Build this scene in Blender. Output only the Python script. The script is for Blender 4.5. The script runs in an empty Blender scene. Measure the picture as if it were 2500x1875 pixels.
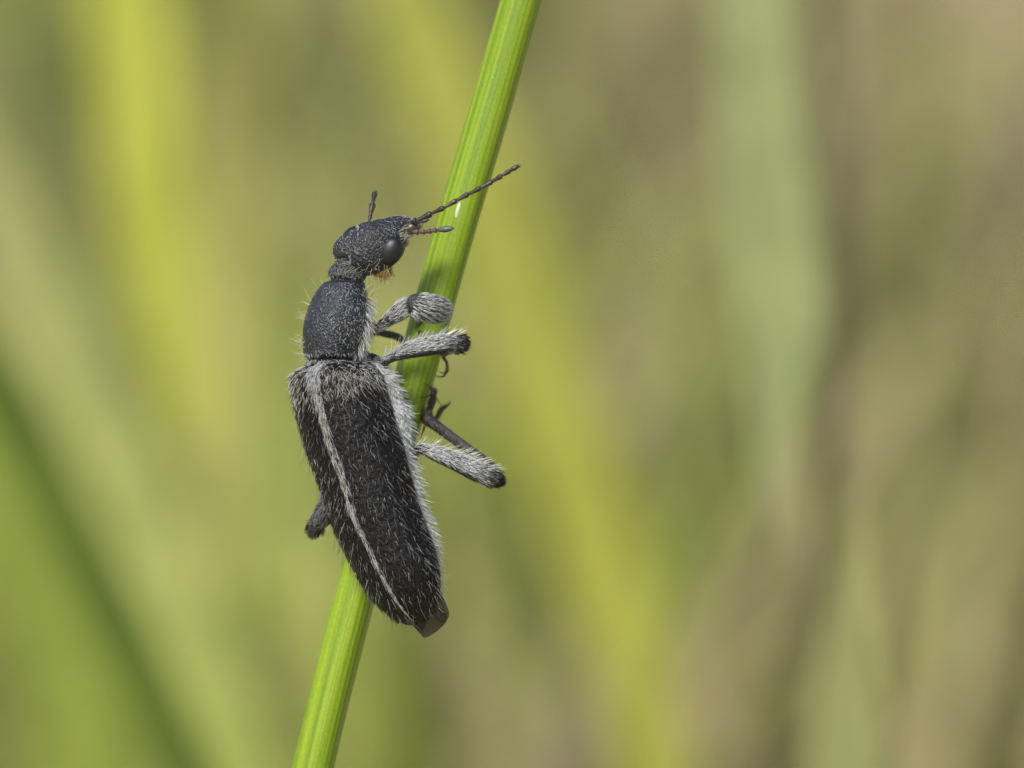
import bpy, math, random
import numpy as np
from mathutils import Vector, Matrix
from mathutils.kdtree import KDTree

rng = np.random.default_rng(11)
random.seed(11)
scene = bpy.context.scene
col = scene.collection

# ------------------------------------------------------------------ camera
# one scene unit is one centimetre; the beetle clings 14 cm above the ground
FRAME_W = 2.667                      # width of the plane in focus
DIST = 20.0                          # lens to beetle
PITCH = math.radians(12.0)           # looking slightly down into the meadow
HEIGHT = 14.0
S = FRAME_W / 2500.0
RIGHT = np.array([1.0, 0, 0])
UP = np.array([0, math.sin(PITCH), math.cos(PITCH)])
BACK = np.array([0, -math.cos(PITCH), math.sin(PITCH)])
ORIGIN = np.array([0, 0, HEIGHT])

cam_data = bpy.data.cameras.new('camera')
cam = bpy.data.objects.new('camera', cam_data)
col.objects.link(cam)
cam.location = ORIGIN + BACK * DIST
cam.rotation_euler = (math.pi / 2 - PITCH, 0, 0)
cam_data.sensor_width = 36.0
cam_data.lens = 36.0 * DIST / FRAME_W
cam_data.clip_start = 0.1
cam_data.clip_end = 20000
cam_data.dof.use_dof = True
cam_data.dof.focus_distance = DIST - 0.05
cam_data.dof.aperture_fstop = (cam_data.lens / 1000.0) / 0.42
scene.camera = cam

# ------------------------------------------------------------------ light
SUN_ELEV, SUN_AZ = math.radians(50), math.radians(210)     # azimuth clockwise from +Y: behind the camera's left shoulder
world = bpy.data.worlds.new('World')
scene.world = world
world.use_nodes = True
wn = world.node_tree.nodes
sky = wn.new('ShaderNodeTexSky')
sky.sky_type = 'NISHITA'
sky.sun_disc = False
sky.sun_elevation = SUN_ELEV
sky.sun_rotation = SUN_AZ
sky.dust_density = 2.5
wn['Background'].inputs['Strength'].default_value = 0.10
world.node_tree.links.new(sky.outputs[0], wn['Background'].inputs[0])

sun_data = bpy.data.lights.new('sun', 'SUN')
sun_data.energy = 3.4
sun_data.angle = math.radians(13)
sun_data.color = (1.0, 0.97, 0.92)
sun = bpy.data.objects.new('sun', sun_data)
col.objects.link(sun)
to_sun = Vector((math.sin(SUN_AZ) * math.cos(SUN_ELEV), math.cos(SUN_AZ) * math.cos(SUN_ELEV), math.sin(SUN_ELEV)))
sun.rotation_euler = to_sun.to_track_quat('Z', 'Y').to_euler()
sun.location = (0, 0, 60)

vs = scene.view_settings
vs.view_transform = 'Standard'
vs.look = 'None'
vs.gamma = 1.0
vs.exposure = 0.78
scene.cycles.use_denoising = True
scene.cycles.max_bounces = 8
scene.cycles.transparent_max_bounces = 16


# ------------------------------------------------------------------ helpers
def lin(r, g, b):
    f = lambda c: (c / 255) / 12.92 if c <= 10 else (((c / 255) + 0.055) / 1.055) ** 2.4
    return (f(r), f(g), f(b))


def uvw(px, py, w):
    """photo pixel + distance in front of the focus plane -> right, up, back"""
    k = (DIST - w) / DIST
    return np.array([(px - 1250.0) * S * k, (937.5 - py) * S * k, w])


def to_world(p):
    p = np.asarray(p, float)
    return ORIGIN + p[..., 0:1] * RIGHT + p[..., 1:2] * UP + p[..., 2:3] * BACK


def place(px, py, w):
    return to_world(uvw(px, py, w)[None])[0]


def unit(v):
    return v / np.maximum(np.linalg.norm(v, axis=-1, keepdims=True), 1e-12)


def tag(o, label=None, cat=None, group=None, kind=None):
    if label: o['label'] = label
    if cat: o['category'] = cat
    if group: o['group'] = group
    if kind: o['kind'] = kind
    return o


def make_obj(name, verts, faces, mat, parent=None, smooth=True):
    me = bpy.data.meshes.new(name)
    me.from_pydata([tuple(map(float, v)) for v in verts], [], faces)
    if smooth:
        me.polygons.foreach_set('use_smooth', [True] * len(me.polygons))
    me.update()
    o = bpy.data.objects.new(name, me)
    col.objects.link(o)
    if mat: me.materials.append(mat)
    if parent: o.parent = parent
    return o


def fast_mesh(name, verts, tris, mat, parent=None, attrs=None, smooth=True):
    me = bpy.data.meshes.new(name)
    me.vertices.add(len(verts))
    me.vertices.foreach_set('co', np.ascontiguousarray(verts, np.float32).ravel())
    n = len(tris)
    me.loops.add(n * 3)
    me.loops.foreach_set('vertex_index', np.ascontiguousarray(tris, np.int32).ravel())
    me.polygons.add(n)
    me.polygons.foreach_set('loop_start', np.arange(0, n * 3, 3, dtype=np.int32))
    me.polygons.foreach_set('use_smooth', np.full(n, smooth))
    me.update(calc_edges=True)
    for k, a in (attrs or {}).items():
        if a.ndim == 1:
            at = me.attributes.new(k, 'FLOAT', 'POINT')
            at.data.foreach_set('value', np.ascontiguousarray(a, np.float32))
        else:
            at = me.attributes.new(k, 'FLOAT_COLOR', 'POINT')
            rgba = np.ones((len(a), 4), np.float32)
            rgba[:, :3] = a
            at.data.foreach_set('color', rgba.ravel())
    me.materials.append(mat)
    o = bpy.data.objects.new(name, me)
    col.objects.link(o)
    if parent: o.parent = parent
    return o


def catmull(P, n):
    """resample rows of P with a centripetal-ish smooth curve to n rows"""
    P = np.asarray(P, float)
    d = np.maximum(np.linalg.norm(np.diff(P[:, :3], axis=0), axis=1), 1e-6)
    t = np.concatenate([[0], np.cumsum(d)])
    m = np.zeros_like(P)
    m[1:-1] = 0.5 * ((P[1:-1] - P[:-2]) / d[:-1, None] + (P[2:] - P[1:-1]) / d[1:, None])
    m[0] = (P[1] - P[0]) / d[0]
    m[-1] = (P[-1] - P[-2]) / d[-1]
    q = np.linspace(0, t[-1], n)
    i = np.clip(np.searchsorted(t, q, 'right') - 1, 0, len(P) - 2)
    h = d[i][:, None]
    x = ((q - t[i]) / d[i])[:, None]
    return ((2 * x**3 - 3 * x**2 + 1) * P[i] + (x**3 - 2 * x**2 + x) * h * m[i]
            + (-2 * x**3 + 3 * x**2) * P[i + 1] + (x**3 - x**2) * h * m[i + 1])


# ------------------------------------------------------------------ materials
def new_mat(name):
    m = bpy.data.materials.new(name)
    m.use_nodes = True
    nt = m.node_tree
    b = nt.nodes['Principled BSDF']
    return m, nt, b


def node(nt, kind, **kw):
    n = nt.nodes.new(kind)
    for k, v in kw.items():
        if k in n.inputs: n.inputs[k].default_value = v
        else: setattr(n, k, v)
    return n


def ramp(nt, stops):
    r = nt.nodes.new('ShaderNodeValToRGB')
    while len(r.color_ramp.elements) < len(stops): r.color_ramp.elements.new(0.5)
    for e, (p, c) in zip(r.color_ramp.elements, stops):
        e.position = p
        e.color = (*c, 1)
    return r


def mat_cuticle():
    """body shell: colour by region attribute, pitted like leather"""
    m, nt, b = new_mat('cuticle')
    L = nt.links.new
    a = node(nt, 'ShaderNodeAttribute', attribute_name='shell')
    tc = node(nt, 'ShaderNodeTexCoord')
    n1 = node(nt, 'ShaderNodeTexNoise', Scale=30.0, Detail=4.0)
    L(tc.outputs['Object'], n1.inputs['Vector'])
    mx = node(nt, 'ShaderNodeMix', data_type='RGBA', blend_type='MULTIPLY')
    mx.inputs[0].default_value = 1.0
    rp = ramp(nt, [(0.35, (0.35, 0.35, 0.35)), (0.65, (1.25, 1.25, 1.25))])
    L(n1.outputs['Fac'], rp.inputs[0])
    rr = node(nt, 'ShaderNodeMapRange')
    rr.inputs['To Min'].default_value = 0.55
    rr.inputs['To Max'].default_value = 0.24
    rr.inputs['From Min'].default_value = 0.35
    rr.inputs['From Max'].default_value = 0.65
    L(n1.outputs['Fac'], rr.inputs['Value'])
    L(rr.outputs[0], b.inputs['Roughness'])
    L(a.outputs['Color'], mx.inputs[6])
    L(rp.outputs[0], mx.inputs[7])
    L(mx.outputs[2], b.inputs['Base Color'])
    v = node(nt, 'ShaderNodeTexVoronoi', Scale=150.0)
    L(tc.outputs['Object'], v.inputs['Vector'])
    n2 = node(nt, 'ShaderNodeTexNoise', Scale=300.0, Detail=3.0)
    L(tc.outputs['Object'], n2.inputs['Vector'])
    ad = node(nt, 'ShaderNodeMath', operation='ADD')
    L(v.outputs['Distance'], ad.inputs[0])
    L(n2.outputs['Fac'], ad.inputs[1])
    bp = node(nt, 'ShaderNodeBump', Strength=1.0, Distance=0.0027)
    L(ad.outputs[0], bp.inputs['Height'])
    L(bp.outputs[0], b.inputs['Normal'])
    b.inputs['Roughness'].default_value = 0.38
    b.inputs['Specular IOR Level'].default_value = 0.5
    return m


def mat_elytron():
    m, nt, b = new_mat('elytron_shell')
    L = nt.links.new
    tc = node(nt, 'ShaderNodeTexCoord')
    n1 = node(nt, 'ShaderNodeTexNoise', Scale=7.0, Detail=4.0)
    L(tc.outputs['Object'], n1.inputs['Vector'])
    rp = ramp(nt, [(0.38, (0.0025, 0.0025, 0.0035)), (0.55, (0.004, 0.0035, 0.004)), (0.72, (0.006, 0.004, 0.004))])
    L(n1.outputs['Fac'], rp.inputs[0])
    L(rp.outputs[0], b.inputs['Base Color'])
    v = node(nt, 'ShaderNodeTexVoronoi', Scale=75.0)
    L(tc.outputs['Object'], v.inputs['Vector'])
    n2 = node(nt, 'ShaderNodeTexNoise', Scale=200.0, Detail=3.0)
    L(tc.outputs['Object'], n2.inputs['Vector'])
    ad = node(nt, 'ShaderNodeMath', operation='ADD')
    L(v.outputs['Distance'], ad.inputs[0])
    L(n2.outputs['Fac'], ad.inputs[1])
    bp = node(nt, 'ShaderNodeBump', Strength=0.6, Distance=0.004)
    L(ad.outputs[0], bp.inputs['Height'])
    L(bp.outputs[0], b.inputs['Normal'])
    b.inputs['Roughness'].default_value = 0.45
    b.inputs['Specular IOR Level'].default_value = 0.2
    return m


def mat_hair():
    m, nt, b = new_mat('hair')
    L = nt.links.new
    a = node(nt, 'ShaderNodeAttribute', attribute_name='tint')
    L(a.outputs['Color'], b.inputs['Base Color'])
    b.inputs['Roughness'].default_value = 0.45
    b.inputs['Specular IOR Level'].default_value = 0.4
    tr = node(nt, 'ShaderNodeBsdfTranslucent')
    L(a.outputs['Color'], tr.inputs['Color'])
    ms = node(nt, 'ShaderNodeMixShader', Fac=0.35)
    L(b.outputs[0], ms.inputs[1])
    L(tr.outputs[0], ms.inputs[2])
    L(ms.outputs[0], nt.nodes['Material Output'].inputs['Surface'])
    return m


def mat_plain(name, c, rough=0.4, spec=0.5, transl=0.0, bump=0.0, alpha=1.0):
    m, nt, b = new_mat(name)
    L = nt.links.new
    tc = node(nt, 'ShaderNodeTexCoord')
    n = node(nt, 'ShaderNodeTexNoise', Scale=60.0, Detail=3.0)
    L(tc.outputs['Object'], n.inputs['Vector'])
    rp = ramp(nt, [(0.3, tuple(x * 0.7 for x in c)), (0.7, tuple(min(1, x * 1.3) for x in c))])
    L(n.outputs['Fac'], rp.inputs[0])
    L(rp.outputs[0], b.inputs['Base Color'])
    b.inputs['Roughness'].default_value = rough
    b.inputs['Specular IOR Level'].default_value = spec
    b.inputs['Alpha'].default_value = alpha
    if bump:
        bp = node(nt, 'ShaderNodeBump', Strength=bump, Distance=0.003)
        L(n.outputs['Fac'], bp.inputs['Height'])
        L(bp.outputs[0], b.inputs['Normal'])
    if transl:
        tr = node(nt, 'ShaderNodeBsdfTranslucent')
        L(rp.outputs[0], tr.inputs['Color'])
        ms = node(nt, 'ShaderNodeMixShader', Fac=transl)
        L(b.outputs[0], ms.inputs[1])
        L(tr.outputs[0], ms.inputs[2])
        L(ms.outputs[0], nt.nodes['Material Output'].inputs['Surface'])
    return m


def mat_eye():
    m, nt, b = new_mat('compound_eye')
    L = nt.links.new
    tc = node(nt, 'ShaderNodeTexCoord')
    v = node(nt, 'ShaderNodeTexVoronoi', Scale=420.0)
    L(tc.outputs['Object'], v.inputs['Vector'])
    bp = node(nt, 'ShaderNodeBump', Strength=0.25, Distance=0.0008)
    L(v.outputs['Distance'], bp.inputs['Height'])
    L(bp.outputs[0], b.inputs['Normal'])
    b.inputs['Base Color'].default_value = (0.006, 0.006, 0.008, 1)
    b.inputs['Roughness'].default_value = 0.44
    b.inputs['Specular IOR Level'].default_value = 0.4
    return m


def mat_stem():
    m, nt, b = new_mat('culm_green')
    L = nt.links.new
    a = node(nt, 'ShaderNodeAttribute', attribute_name='around')
    al = node(nt, 'ShaderNodeAttribute', attribute_name='along')
    cb = node(nt, 'ShaderNodeCombineXYZ')
    ml = node(nt, 'ShaderNodeMath', operation='MULTIPLY')
    ml.inputs[1].default_value = 0.022
    L(al.outputs['Fac'], ml.inputs[0])
    L(a.outputs['Fac'], cb.inputs['X'])
    L(ml.outputs[0], cb.inputs['Y'])
    n1 = node(nt, 'ShaderNodeTexNoise', Scale=26.0, Detail=3.0)        # broad veins
    L(cb.outputs[0], n1.inputs['Vector'])
    n2 = node(nt, 'ShaderNodeTexNoise', Scale=90.0, Detail=2.0)        # fine veins
    L(cb.outputs[0], n2.inputs['Vector'])
    r1 = ramp(nt, [(0.36, lin(88, 113, 9)), (0.48, lin(106, 129, 16)), (0.62, lin(120, 139, 30))])
    L(n1.outputs['Fac'], r1.inputs[0])
    r2 = ramp(nt, [(0.36, (0.62, 0.72, 0.55)), (0.46, (1, 1, 1)), (0.66, (1.05, 1.05, 1.1))])
    L(n2.outputs['Fac'], r2.inputs[0])
    mx = node(nt, 'ShaderNodeMix', data_type='RGBA', blend_type='MULTIPLY')
    mx.inputs[0].default_value = 0.55
    L(r1.outputs[0], mx.inputs[6])
    L(r2.outputs[0], mx.inputs[7])
    tc = node(nt, 'ShaderNodeTexCoord')
    n3 = node(nt, 'ShaderNodeTexVoronoi', Scale=34.0)                  # pale specks on the skin
    L(tc.outputs['Object'], n3.inputs['Vector'])
    r3 = ramp(nt, [(0.0, (1, 1, 1)), (0.10, (0, 0, 0))])
    L(n3.outputs['Distance'], r3.inputs[0])
    mx2 = node(nt, 'ShaderNodeMix', data_type='RGBA', blend_type='MIX')
    sc = node(nt, 'ShaderNodeMath', operation='MULTIPLY')
    sc.inputs[1].default_value = 0.55
    L(r3.outputs[0], sc.inputs[0])
    L(sc.outputs[0], mx2.inputs[0])
    L(mx.outputs[2], mx2.inputs[6])
    mx2.inputs[7].default_value = (*lin(170, 186, 105), 1)
    n4 = node(nt, 'ShaderNodeTexNoise', Scale=150.0, Detail=3.0)       # cell grain
    L(tc.outputs['Object'], n4.inputs['Vector'])
    r4 = ramp(nt, [(0.3, (0.86, 0.88, 0.8)), (0.7, (1.12, 1.1, 1.15))])
    L(n4.outputs['Fac'], r4.inputs[0])
    mx3 = node(nt, 'ShaderNodeMix', data_type='RGBA', blend_type='MULTIPLY')
    mx3.inputs[0].default_value = 1.0
    L(mx2.outputs[2], mx3.inputs[6])
    L(r4.outputs[0], mx3.inputs[7])
    L(mx3.outputs[2], b.inputs['Base Color'])
    bp = node(nt, 'ShaderNodeBump', Strength=0.35, Distance=0.003)
    L(n2.outputs['Fac'], bp.inputs['Height'])
    L(bp.outputs[0], b.inputs['Normal'])
    b.inputs['Roughness'].default_value = 0.42
    b.inputs['Specular IOR Level'].default_value = 0.35
    b.inputs['Subsurface Weight'].default_value = 0.35
    b.inputs['Subsurface Radius'].default_value = (0.5, 1.0, 0.12)
    b.inputs['Subsurface Scale'].default_value = 0.035
    return m


def mat_leaf():
    """grass leaf: colour along the blade from an attribute, light comes through"""
    m, nt, b = new_mat('grass_leaf')
    L = nt.links.new
    a = node(nt, 'ShaderNodeAttribute', attribute_name='leaf')
    tc = node(nt, 'ShaderNodeTexCoord')
    n = node(nt, 'ShaderNodeTexNoise', Scale=3.0, Detail=5.0)
    L(tc.outputs['Object'], n.inputs['Vector'])
    rp = ramp(nt, [(0.3, (0.82, 0.84, 0.8)), (0.7, (1.15, 1.12, 1.15))])
    L(n.outputs['Fac'], rp.inputs[0])
    mx = node(nt, 'ShaderNodeMix', data_type='RGBA', blend_type='MULTIPLY')
    mx.inputs[0].default_value = 1.0
    L(a.outputs['Color'], mx.inputs[6])
    L(rp.outputs[0], mx.inputs[7])
    L(mx.outputs[2], b.inputs['Base Color'])
    b.inputs['Roughness'].default_value = 0.6
    b.inputs['Specular IOR Level'].default_value = 0.25
    tr = node(nt, 'ShaderNodeBsdfTranslucent')
    L(mx.outputs[2], tr.inputs['Color'])
    ms = node(nt, 'ShaderNodeMixShader', Fac=0.25)
    L(b.outputs[0], ms.inputs[1])
    L(tr.outputs[0], ms.inputs[2])
    L(ms.outputs[0], nt.nodes['Material Output'].inputs['Surface'])
    return m


def mat_ground():
    m, nt, b = new_mat('meadow_soil')
    L = nt.links.new
    tc = node(nt, 'ShaderNodeTexCoord')
    n = node(nt, 'ShaderNodeTexNoise', Scale=0.12, Detail=6.0, Roughness=0.6)
    L(tc.outputs['Object'], n.inputs['Vector'])
    rp = ramp(nt, [(0.32, lin(134, 136, 76)), (0.46, lin(154, 150, 96)), (0.56, lin(170, 156, 126)), (0.68, lin(148, 152, 82))])
    L(n.outputs['Fac'], rp.inputs[0])
    n2 = node(nt, 'ShaderNodeTexNoise', Scale=2.5, Detail=8.0, Roughness=0.7)
    L(tc.outputs['Object'], n2.inputs['Vector'])
    r2 = ramp(nt, [(0.3, (0.6, 0.6, 0.55)), (0.7, (1.3, 1.3, 1.3))])
    L(n2.outputs['Fac'], r2.inputs[0])
    mx = node(nt, 'ShaderNodeMix', data_type='RGBA', blend_type='MULTIPLY')
    mx.inputs[0].default_value = 1.0
    L(rp.outputs[0], mx.inputs[6])
    L(r2.outputs[0], mx.inputs[7])
    L(mx.outputs[2], b.inputs['Base Color'])
    b.inputs['Roughness'].default_value = 0.95
    bp = node(nt, 'ShaderNodeBump', Strength=0.6, Distance=0.3)
    L(n2.outputs['Fac'], bp.inputs['Height'])
    L(bp.outputs[0], b.inputs['Normal'])
    return m


M_CUT, M_ELY, M_HAIR, M_EYE = mat_cuticle(), mat_elytron(), mat_hair(), mat_eye()
M_STEM, M_LEAF, M_GROUND = mat_stem(), mat_leaf(), mat_ground()
M_ANT = mat_plain('antenna_brown', (0.02, 0.014, 0.010), 0.42, 0.5, bump=0.6)
M_PALP = mat_plain('palp_brown', (0.09, 0.06, 0.055), 0.4, 0.5, transl=0.2, bump=0.5)
M_PALPG = mat_plain('palp_grey', (0.045, 0.05, 0.047), 0.5, 0.5, bump=0.8)
M_AMBER = mat_plain('amber_mouthpart', (0.52, 0.36, 0.08), 0.35, 0.5, transl=0.4, bump=0.5)
M_CLAW = mat_plain('claw_brown', (0.035, 0.022, 0.012), 0.3, 0.6)
M_WING = mat_plain('wing_membrane', (0.028, 0.021, 0.018), 0.3, 0.3, alpha=0.68, bump=0.8)
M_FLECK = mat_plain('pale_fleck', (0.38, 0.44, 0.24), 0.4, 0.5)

# ------------------------------------------------------------------ the ground
gx = np.concatenate([[-6000, -2000, -700], np.linspace(-300, 300, 61), [700, 2000, 6000]])
gy = np.concatenate([[-6000, -2000, -400], np.linspace(-100, 500, 61), [900, 2500, 6000]])
GX, GY = np.meshgrid(gx, gy)
GZ = 0.5 * np.sin(GX * 0.061 + 1) * np.cos(GY * 0.047) + 0.4 * np.sin(GX * 0.13 + GY * 0.11)
GZ *= np.exp(-((GX / 500) ** 2 + (GY / 700) ** 2))
nx, ny = len(gx), len(gy)
gf = [(j * nx + i, j * nx + i + 1, (j + 1) * nx + i + 1, (j + 1) * nx + i) for j in range(ny - 1) for i in range(nx - 1)]
tag(make_obj('ground', np.stack([GX.ravel(), GY.ravel(), GZ.ravel()], 1), gf, M_GROUND), kind='structure')


def ground_z(x, y):
    z = 0.5 * np.sin(x * 0.061 + 1) * np.cos(y * 0.047) + 0.4 * np.sin(x * 0.13 + y * 0.11)
    return z * np.exp(-((x / 500) ** 2 + (y / 700) ** 2))


def ground_under(px, py):
    """where the line of sight through a photo pixel meets the soil"""
    c = ORIGIN + BACK * DIST
    d = place(px, py, 0) - c
    return c + d * (c[2] / -d[2])


# ------------------------------------------------------------------ meadow behind: uncountable small blades
def meadow():
    V, T, C = [], [], []
    base = 0
    dark, olive, khaki = lin(100, 106, 58), lin(128, 126, 74), lin(146, 138, 92)
    brown, pink, green = lin(124, 114, 82), lin(168, 148, 128), lin(122, 134, 58)
    mauve = lin(134, 120, 98)
    spots = [  # photo pixel near the clump's foot, spread, colour, number, height
        (700, 900, 5, dark, 260, 7), (760, 500, 4, dark, 160, 6), (620, 1300, 5, khaki, 120, 6),
        (1100, 1750, 5, green, 260, 6), (900, 1600, 4, green, 160, 6), (1550, 900, 5, brown, 220, 6),
        (1700, 1500, 5, brown, 160, 5), (2350, 1700, 5, dark, 280, 6), (2300, 1100, 6, olive, 160, 6), (2050, 900, 6, mauve, 200, 6), (1650, 1150, 6, mauve, 200, 6), (1500, 1650, 4, mauve, 160, 5), (2400, 450, 6, mauve, 160, 5),
        (2450, 700, 5, brown, 120, 5), (2150, 350, 6, pink, 130, 4), (2450, 200, 6, pink, 150, 4), (2250, 60, 7, pink, 180, 5),
        (1400, 300, 6, khaki, 160, 6), (100, 1500, 5, green, 160, 5), (60, 100, 5, brown, 110, 6),
        (800, 150, 5, green, 160, 7), (1500, 600, 5, olive, 130, 6),
    ]
    P = []
    for px, py, sp, c, n, h in spots:
        g = ground_under(px, py)
        for _ in range(n):
            P.append((g[0] + rng.normal(0, sp * 0.5), g[1] + rng.normal(0, sp * 1.2), c, h))
    mix = [dark, olive, khaki, olive, brown, green, green, khaki]
    for _ in range(3600):
        y = rng.uniform(34, 330)
        x = rng.uniform(-1, 1) * (24 + y * 0.55)
        P.append((x, y, mix[rng.integers(len(mix))], 4.0))
    for _ in range(420):
        y = rng.uniform(24, 52)
        x = rng.uniform(-1, 1) * (6 + y * 0.2)
        tones = (green, olive, green, khaki, dark) if x < 0 else (mauve, olive, khaki, brown, mauve)
        P.append((x, y, tones[rng.integers(5)], rng.uniform(6, 14)))
    for x, y, c, h in P:
        if y < 23: continue
        hh = h * rng.uniform(0.5, 1.15)
        w = rng.uniform(0.07, 0.2)
        a = rng.uniform(0, 2 * math.pi)
        lean = hh * rng.uniform(0.1, 0.75)
        dx, dy = math.cos(a), math.sin(a)
        sx, sy = -dy, dx
        z0 = float(ground_z(x, y)) - 0.05
        cc = np.array(c) * rng.uniform(1.1, 1.55)
        for k, t in enumerate((0, 0.35, 0.7, 1.0)):
            r = lean * t * t
            ww = w * (1 - t ** 2) + 0.004
            cx, cy, cz = x + dx * r, y + dy * r, z0 + hh * (t - 0.25 * t * t)
            V += [(cx + sx * ww, cy + sy * ww, cz), (cx - dx * ww * 0.35, cy - dy * ww * 0.35, cz), (cx - sx * ww, cy - sy * ww, cz)]
            C += [cc] * 3
            if k:
                b = base + k * 3
                for j in (0, 1):
                    T += [(b - 3 + j, b - 2 + j, b + 1 + j), (b - 3 + j, b + 1 + j, b + j)]
        base += 12
    o = fast_mesh('meadow_grass', np.array(V), np.array(T), M_LEAF, attrs={'leaf': np.array(C)})
    tag(o, 'soft out-of-focus olive and brown meadow grass on the ground far behind', 'grass', kind='stuff')


meadow()


# ------------------------------------------------------------------ single grass blades behind the beetle
def blade(name, label, pts, depth, colours, mode, side=1, fold=0.18, twist=0.0, cat='grass'):
    """pts: (photo px, photo py, half width px) from the top down; depth: how far behind the stem.
    mode 'rooted': the lower end goes on down to the soil, the upper end runs out to a tip.
    mode 'droop' : the lower end is the hanging tip, the upper end arches over and down to the soil.
    mode 'tip'   : the upper end is the tip, the lower end goes down to the soil."""
    k = (DIST + depth) / DIST
    rows = [(*place(x, y, -depth), h * S * k) for x, y, h in pts]
    rows = [np.array(r) for r in rows]
    w0 = rows[0][3]
    if mode == 'droop':
        p = rows[0].copy()
        d = unit(rows[0][:3] - rows[1][:3])
        up = []
        n = 22
        for i in range(n):
            t = i / (n - 1)
            turn = np.array([side * 0.9, 0.25, -1.0])
            dirn = unit(d * max(0, 1 - 1.9 * t) + unit(turn) * min(1, 1.6 * t) + np.array([side * 0.5, 0.1, 0]) * math.sin(math.pi * t))
            step = 0.55 + 0.25 * t
            q = np.append(p[:3] + dirn * step, w0 * (1 - 0.35 * t))
            up.insert(0, q)
            p = q
        while up[0][2] > -0.1:
            up.insert(0, np.append(up[0][:3] + unit(np.array([side * 0.10, 0.05, -1.0])) * 1.0, up[0][3] * 0.985))
        rows = up + rows
    else:
        p = rows[-1].copy()
        d = unit(rows[-1][:3] - rows[-2][:3])
        i = 0
        while p[2] > -0.1 and i < 60:
            t = min(1, i / 10)
            dirn = unit(d * (1 - t) + np.array([d[0] * 0.15, 0, -1.0]) * t)
            p = np.append(p[:3] + dirn * 0.8, max(p[3] * 0.985, w0 * 0.3))
            rows.append(p)
            i += 1
        if mode == 'rooted':
            p = rows[0].copy()
            d = unit(rows[0][:3] - rows[1][:3])
            for j in range(8):
                dirn = unit(d + np.array([0, 0, -0.09 * j]))
                p = np.append(p[:3] + dirn * 0.7, w0 * (1 - ((j + 1) / 8) ** 1.6) + 0.004)
                rows.insert(0, p)
    R = catmull(np.array(rows), 90)
    C3, W = R[:, :3], np.maximum(R[:, 3], 0.004)
    T = unit(np.gradient(C3, axis=0))
    view = unit(ORIGIN + BACK * DIST - C3)
    ang = twist * np.linspace(-1, 1, len(R))[:, None]
    X = unit(np.cross(T, view))
    Nn = unit(np.cross(X, T))
    X, Nn = X * np.cos(ang) + Nn * np.sin(ang), Nn * np.cos(ang) - X * np.sin(ang)
    prof = [-1, -0.6, -0.22, 0, 0.22, 0.6, 1]
    th = 0.012
    V, LC = [], []
    lc = np.array([lin(*c) for c in colours])
    tt = np.linspace(0, 1, len(R))
    cc = np.stack([np.interp(tt, np.linspace(0, 1, len(lc)), lc[:, j]) for j in range(3)], 1)
    for i in range(len(R)):
        for s in prof:
            dep = fold * (abs(s) - 1) - 0.05 * math.cos(s * 9)
            V.append(C3[i] + X[i] * s * W[i] + Nn[i] * dep * W[i])
            LC.append(cc[i] * (0.92 if abs(s) < 0.1 else 1))
        for s in prof:
            dep = fold * (abs(s) - 1) - 0.05 * math.cos(s * 9)
            V.append(C3[i] + X[i] * s * W[i] * 0.97 + Nn[i] * (dep * W[i] - th - 0.05 * W[i] * (1 - abs(s))))
            LC.append(cc[i])
    F = []
    m = len(prof)
    for i in range(len(R) - 1):
        a, b = i * 2 * m, (i + 1) * 2 * m
        loop = list(range(m)) + list(range(2 * m - 1, m - 1, -1))
        for j in range(2 * m):
            j2 = (j + 1) % (2 * m)
            F.append((a + loop[j], a + loop[j2], b + loop[j2], b + loop[j]))
    V = np.array(V)
    root = V[-1].copy() if mode != 'droop' else V[0].copy()
    o = make_obj(name, V - root, F, M_LEAF)
    o.location = root
    at = o.data.attributes.new('leaf', 'FLOAT_COLOR', 'POINT')
    at.data.foreach_set('color', np.hstack([np.array(LC), np.ones((len(LC), 1))]).astype(np.float32).ravel())
    tag(o, label, cat, 'blurred grass blades behind the beetle', 'thing')
    return o


YEL, TAN = (106, 110, 56), (160, 159, 90)
blade('tall_grass', 'broad upright yellow-green grass blade beside the tan blade', [(315, -60, 110), (335, 220, 105), (365, 500, 95), (410, 800, 72), (450, 1010, 36), (470, 1130, 6)], 23, [YEL, YEL, (166, 170, 64)], 'droop', -1)
blade('tall_grass', 'pale tan upright grass blade behind the beetle back', [(595, -60, 110), (590, 250, 100), (575, 550, 88), (550, 900, 70), (535, 1250, 55), (520, 1600, 45), (515, 1940, 40)], 25, [TAN, TAN, (150, 146, 84)], 'rooted')
blade('tall_grass', 'slanting grass blade, greyish tan turning yellow, next to the dark green blade', [(-60, 380, 60), (60, 620, 80), (170, 880, 92), (290, 1130, 100), (410, 1400, 100), (530, 1700, 96), (610, 1950, 90)], 19, [(176, 146, 104), (142, 143, 96), (138, 148, 72), (150, 158, 56), (146, 155, 56)], 'rooted')
blade('tall_grass', 'narrow dark green grass blade slanting down to the right', [(-60, 860, 60), (60, 1070, 60), (170, 1285, 60), (270, 1490, 60), (370, 1690, 60), (480, 1920, 52)], 11, [(78, 94, 30), (70, 88, 16)], 'rooted', fold=0.5)
blade('tall_grass', 'wide bright green grass blade below the dark green blade', [(-80, 1080, 90), (20, 1280, 110), (110, 1500, 120), (190, 1720, 120), (250, 1950, 115)], 20, [(114, 126, 54), (116, 132, 42)], 'rooted')
blade('tall_grass', 'long yellow grass blade slanting behind the stem and antenna', [(960, -80, 95), (1060, 160, 112), (1165, 430, 112), (1265, 720, 112), (1350, 980, 112), (1425, 1230, 108), (1500, 1480, 100), (1570, 1720, 90), (1620, 1940, 84)], 24, [(144, 147, 72), (146, 149, 70), (140, 143, 55), (144, 146, 62), (137, 137, 66)], 'rooted')
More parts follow.
